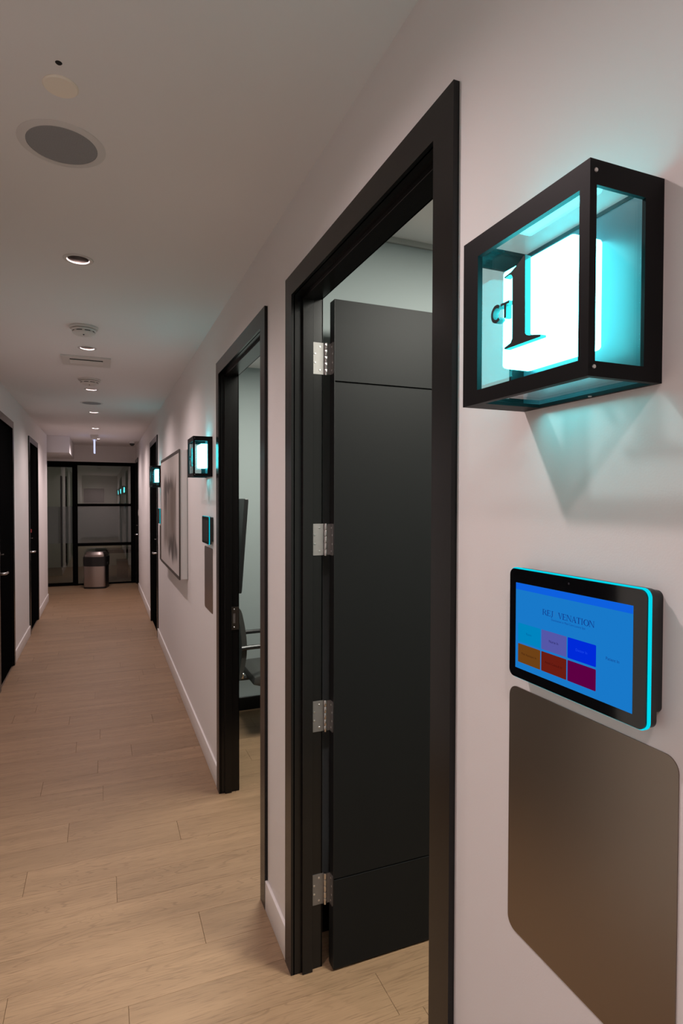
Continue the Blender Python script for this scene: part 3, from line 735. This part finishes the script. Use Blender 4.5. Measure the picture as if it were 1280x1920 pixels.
# air vent
vt = empty('air_vent', (-.107, 4.87, ZC), 'white rectangular air vent in the ceiling with one dark slot', 'vent')
b = MB(); ring(b, XY, (-.170, .170, -.155, .155), (-.115, .115, -.085, .085), -.011, 0); b.build('frame', m_white, vt, smooth=False)
MB().box(-.115, .115, -.085, .085, -.0018, -.0004).build('throat', m_matblk, vt)
for k, yy in enumerate((-.006, .018, .042, .066)):
    MB().box(-.115, .115, -.014, .014, -.0012, .0012).build('slat', m_white, vt, mx=Matrix.Translation((0, yy, -.008)) @ Matrix.Rotation(math.radians(-14), 4, 'X'))
# exit sign, hung edge-on
ex = empty('exit_sign', (-.120, 10.55, ZC), 'edge-lit exit sign hanging edge-on from the ceiling', 'sign')
MB().box(-.060, .060, -.16, .16, -.030, 0, .004, 2).build('canopy', m_white, ex)
MB().box(-.035, .035, -.15, .15, -.075, -.030, .003).build('housing', m_white, ex)
pn = MB().box(-.012, .012, -.148, .148, -.285, -.075).build('lit_panel', m_exit, ex)
# security dome
dm = empty('security_camera', (.505, 11.40, ZC), 'small black dome camera on the ceiling at the far end', 'camera')
MB().lathe([(.058, 0), (.058, -.022), (.050, -.030), (0, -.030)], 0, 0, 0, 32).build('base', m_white, dm)
MB().lathe([(.046, -.030), (.044, -.048), (.030, -.066), (.012, -.074), (0, -.075)], 0, 0, 0, 32).build('dome', m_blackp, dm)
# switch on the right wall at the end
for y, z, lab in ((11.50, 1.43, 'white light switch on the right wall near the far end'),):
    e = empty('light_switch', (XR, y, z), lab, 'switch')
    MB().box(-.007, 0, -.04, .04, -.06, .06, .002).build('plate', m_white, e); MB().box(-.011, -.007, -.016, .016, -.033, .033, .002).build('rocker', m_white, e)

# ------------------------------------------------------------------ waste bin
tb = empty('waste_bin', (-.125, 12.08, 0), 'stainless steel waste bin with black collar before the glass partition', 'bin')
tb.rotation_euler = (0, 0, math.radians(-14))
def bean(w, d, n=14, s=1.0):       # flat back, bowed front
    pts = [(w/2*s, d/2*s), (-w/2*s, d/2*s)]
    for k in range(n+1):
        t = PI*k/n; pts.append((-w/2*s*math.cos(t) if True else 0, -d/2*s*(.35+.65*math.sin(t)**.7)))
    return pts
def shell(name, mat, w, d, z0, z1, s0=1.0, s1=1.0):
    A, B = bean(w, d, s=s0), bean(w, d, s=s1); mb = MB()
    va = [mb.bm.verts.new((x, y, z0)) for x, y in A]; vb = [mb.bm.verts.new((x, y, z1)) for x, y in B]; n = len(A)
    mb.bm.faces.new(va); mb.bm.faces.new(vb[::-1])
    for i in range(n): mb.bm.faces.new([va[i], vb[i], vb[(i+1) % n], va[(i+1) % n]])
    return mb.build(name, mat, tb)
shell('base', m_blackp, .405, .30, 0, .035)
shell('body', m_blackp, .395, .29, .035, .425)
pts = bean(.40, .30)[3:-1]; inn = [(x*.985, y*.97) for x, y in pts]
mb = MB().prism(pts+inn[::-1], XY, .035, .42)
m_bin = plain('brushed bin steel', (.50, .44, .41), .34, 1.0, var=.06, bscale=40)
mb.build('steel_front', m_bin, tb)
shell('collar', m_blackp, .425, .315, .425, .600, .985, 1.0)
shell('lid', m_bin, .375, .275, .600, .640); shell('lid', m_bin, .375, .275, .640, .690, 1.0, .86)
MB().box(.19, .225, -.03, .05, .44, .49, .006).build('side_handle', m_blackp, tb)

# ------------------------------------------------------------------ far side room: wall screen, chair
tv = empty('wall_screen', (XI, 4.1, 1.40), 'black flat screen tilted on its wall bracket inside the second room', 'screen'); ot = tuple(tv.location)
tilt = Matrix.Translation((.1065, -.42, -.01)) @ Matrix.Rotation(math.radians(4.2), 4, 'Y')
MB().box(-.020, .006, -.02, .90, -.30, .30, .004).build('housing', m_blackp, tv, mx=tilt)
MB().box(.006, .008, -.012, .892, -.290, .290).build('display', m_bglass, tv, mx=tilt)
MB().box(-.036, -.020, .22, .66, -.19, .19, .006).build('rear_bulge', plain('grey plastic back', (.10, .10, .095), .5), tv, mx=tilt)
MB().box(.0, .0755, -.04, .08, -.06, .06, .003).build('bracket', m_blackp, tv)

ch = empty('office_chair', (1.25, 4.17, 0), 'dark grey office chair with loop arms inside the second room', 'chair'); oh = tuple(ch.location)
yc0, yc1 = 3.95, 4.40
seat = MB().prism([(.955, .405), (1.00, .392), (1.42, .395), (1.47, .42), (1.46, .462), (1.40, .478), (1.02, .470), (.965, .455)], XZ, yc0, yc1)
seat._bev(list(seat.bm.verts), .012, 2); seat.build('seat', m_vinyl, ch, oh)
bk = [(.845, .93), (.872, .925), (.900, .80), (.912, .68), (.905, .58), (.878, .47), (.856, .46), (.872, .58), (.876, .68), (.866, .80)]
def smooth_loop(P, n=4):
    out = []
    for i in range(len(P)):
        a, b_, c, d = (Vector(P[(i+k-1) % len(P)]) for k in range(4))
        for k in range(n):
            t = k/n; out.append(tuple(0.5*((2*b_)+(c-a)*t+(2*a-5*b_+4*c-d)*t*t+(3*b_-a-3*c+d)*t**3)))
    return out
bk = smooth_loop(bk)
b = MB().prism(bk, XZ, yc0+.005, yc1-.005); b.build('backrest', m_vinyl, ch, oh)
for yy in (yc0-.005, yc1+.005):
    MB().tube([(.872, yy, .668), (.93, yy, .671), (1.10, yy, .674), (1.30, yy, .672), (1.345, yy, .64), (1.35, yy, .58), (1.34, yy, .44)], .0155, 10).build('arm', m_blackp, ch, oh)
MB().tube([(.868, 4.17, .50), (.86, 4.17, .425), (.90, 4.17, .395), (1.30, 4.17, .388)], .016, 10).build('back_bar', m_blackp, ch, oh)
MB().box(.895, .925, 4.10, 4.24, .41, .45, .004).build('bracket', m_chrome, ch, oh)
MB().lathe([(.0, .06), (.035, .06), (.03, .12), (.022, .14), (.022, .385), (.05, .392), (0, .392)], 1.33, 4.17, 0, 20).build('column', m_chrome, ch, oh)
for k in range(5):
    a = 2*PI*k/5+.2; x, y = 1.33+.22*math.cos(a), 4.17+.22*math.sin(a)
    MB().tube([(1.33, 4.17, .085), (x, y, .058)], .015, 8).build('leg', m_blackp, ch, oh)
    MB().lathe([(0, -.012), (.024, -.012), (.026, 0), (.024, .012), (0, .012)], x, y, .0262, 16, 'y').build('caster', m_blackp, ch, oh)
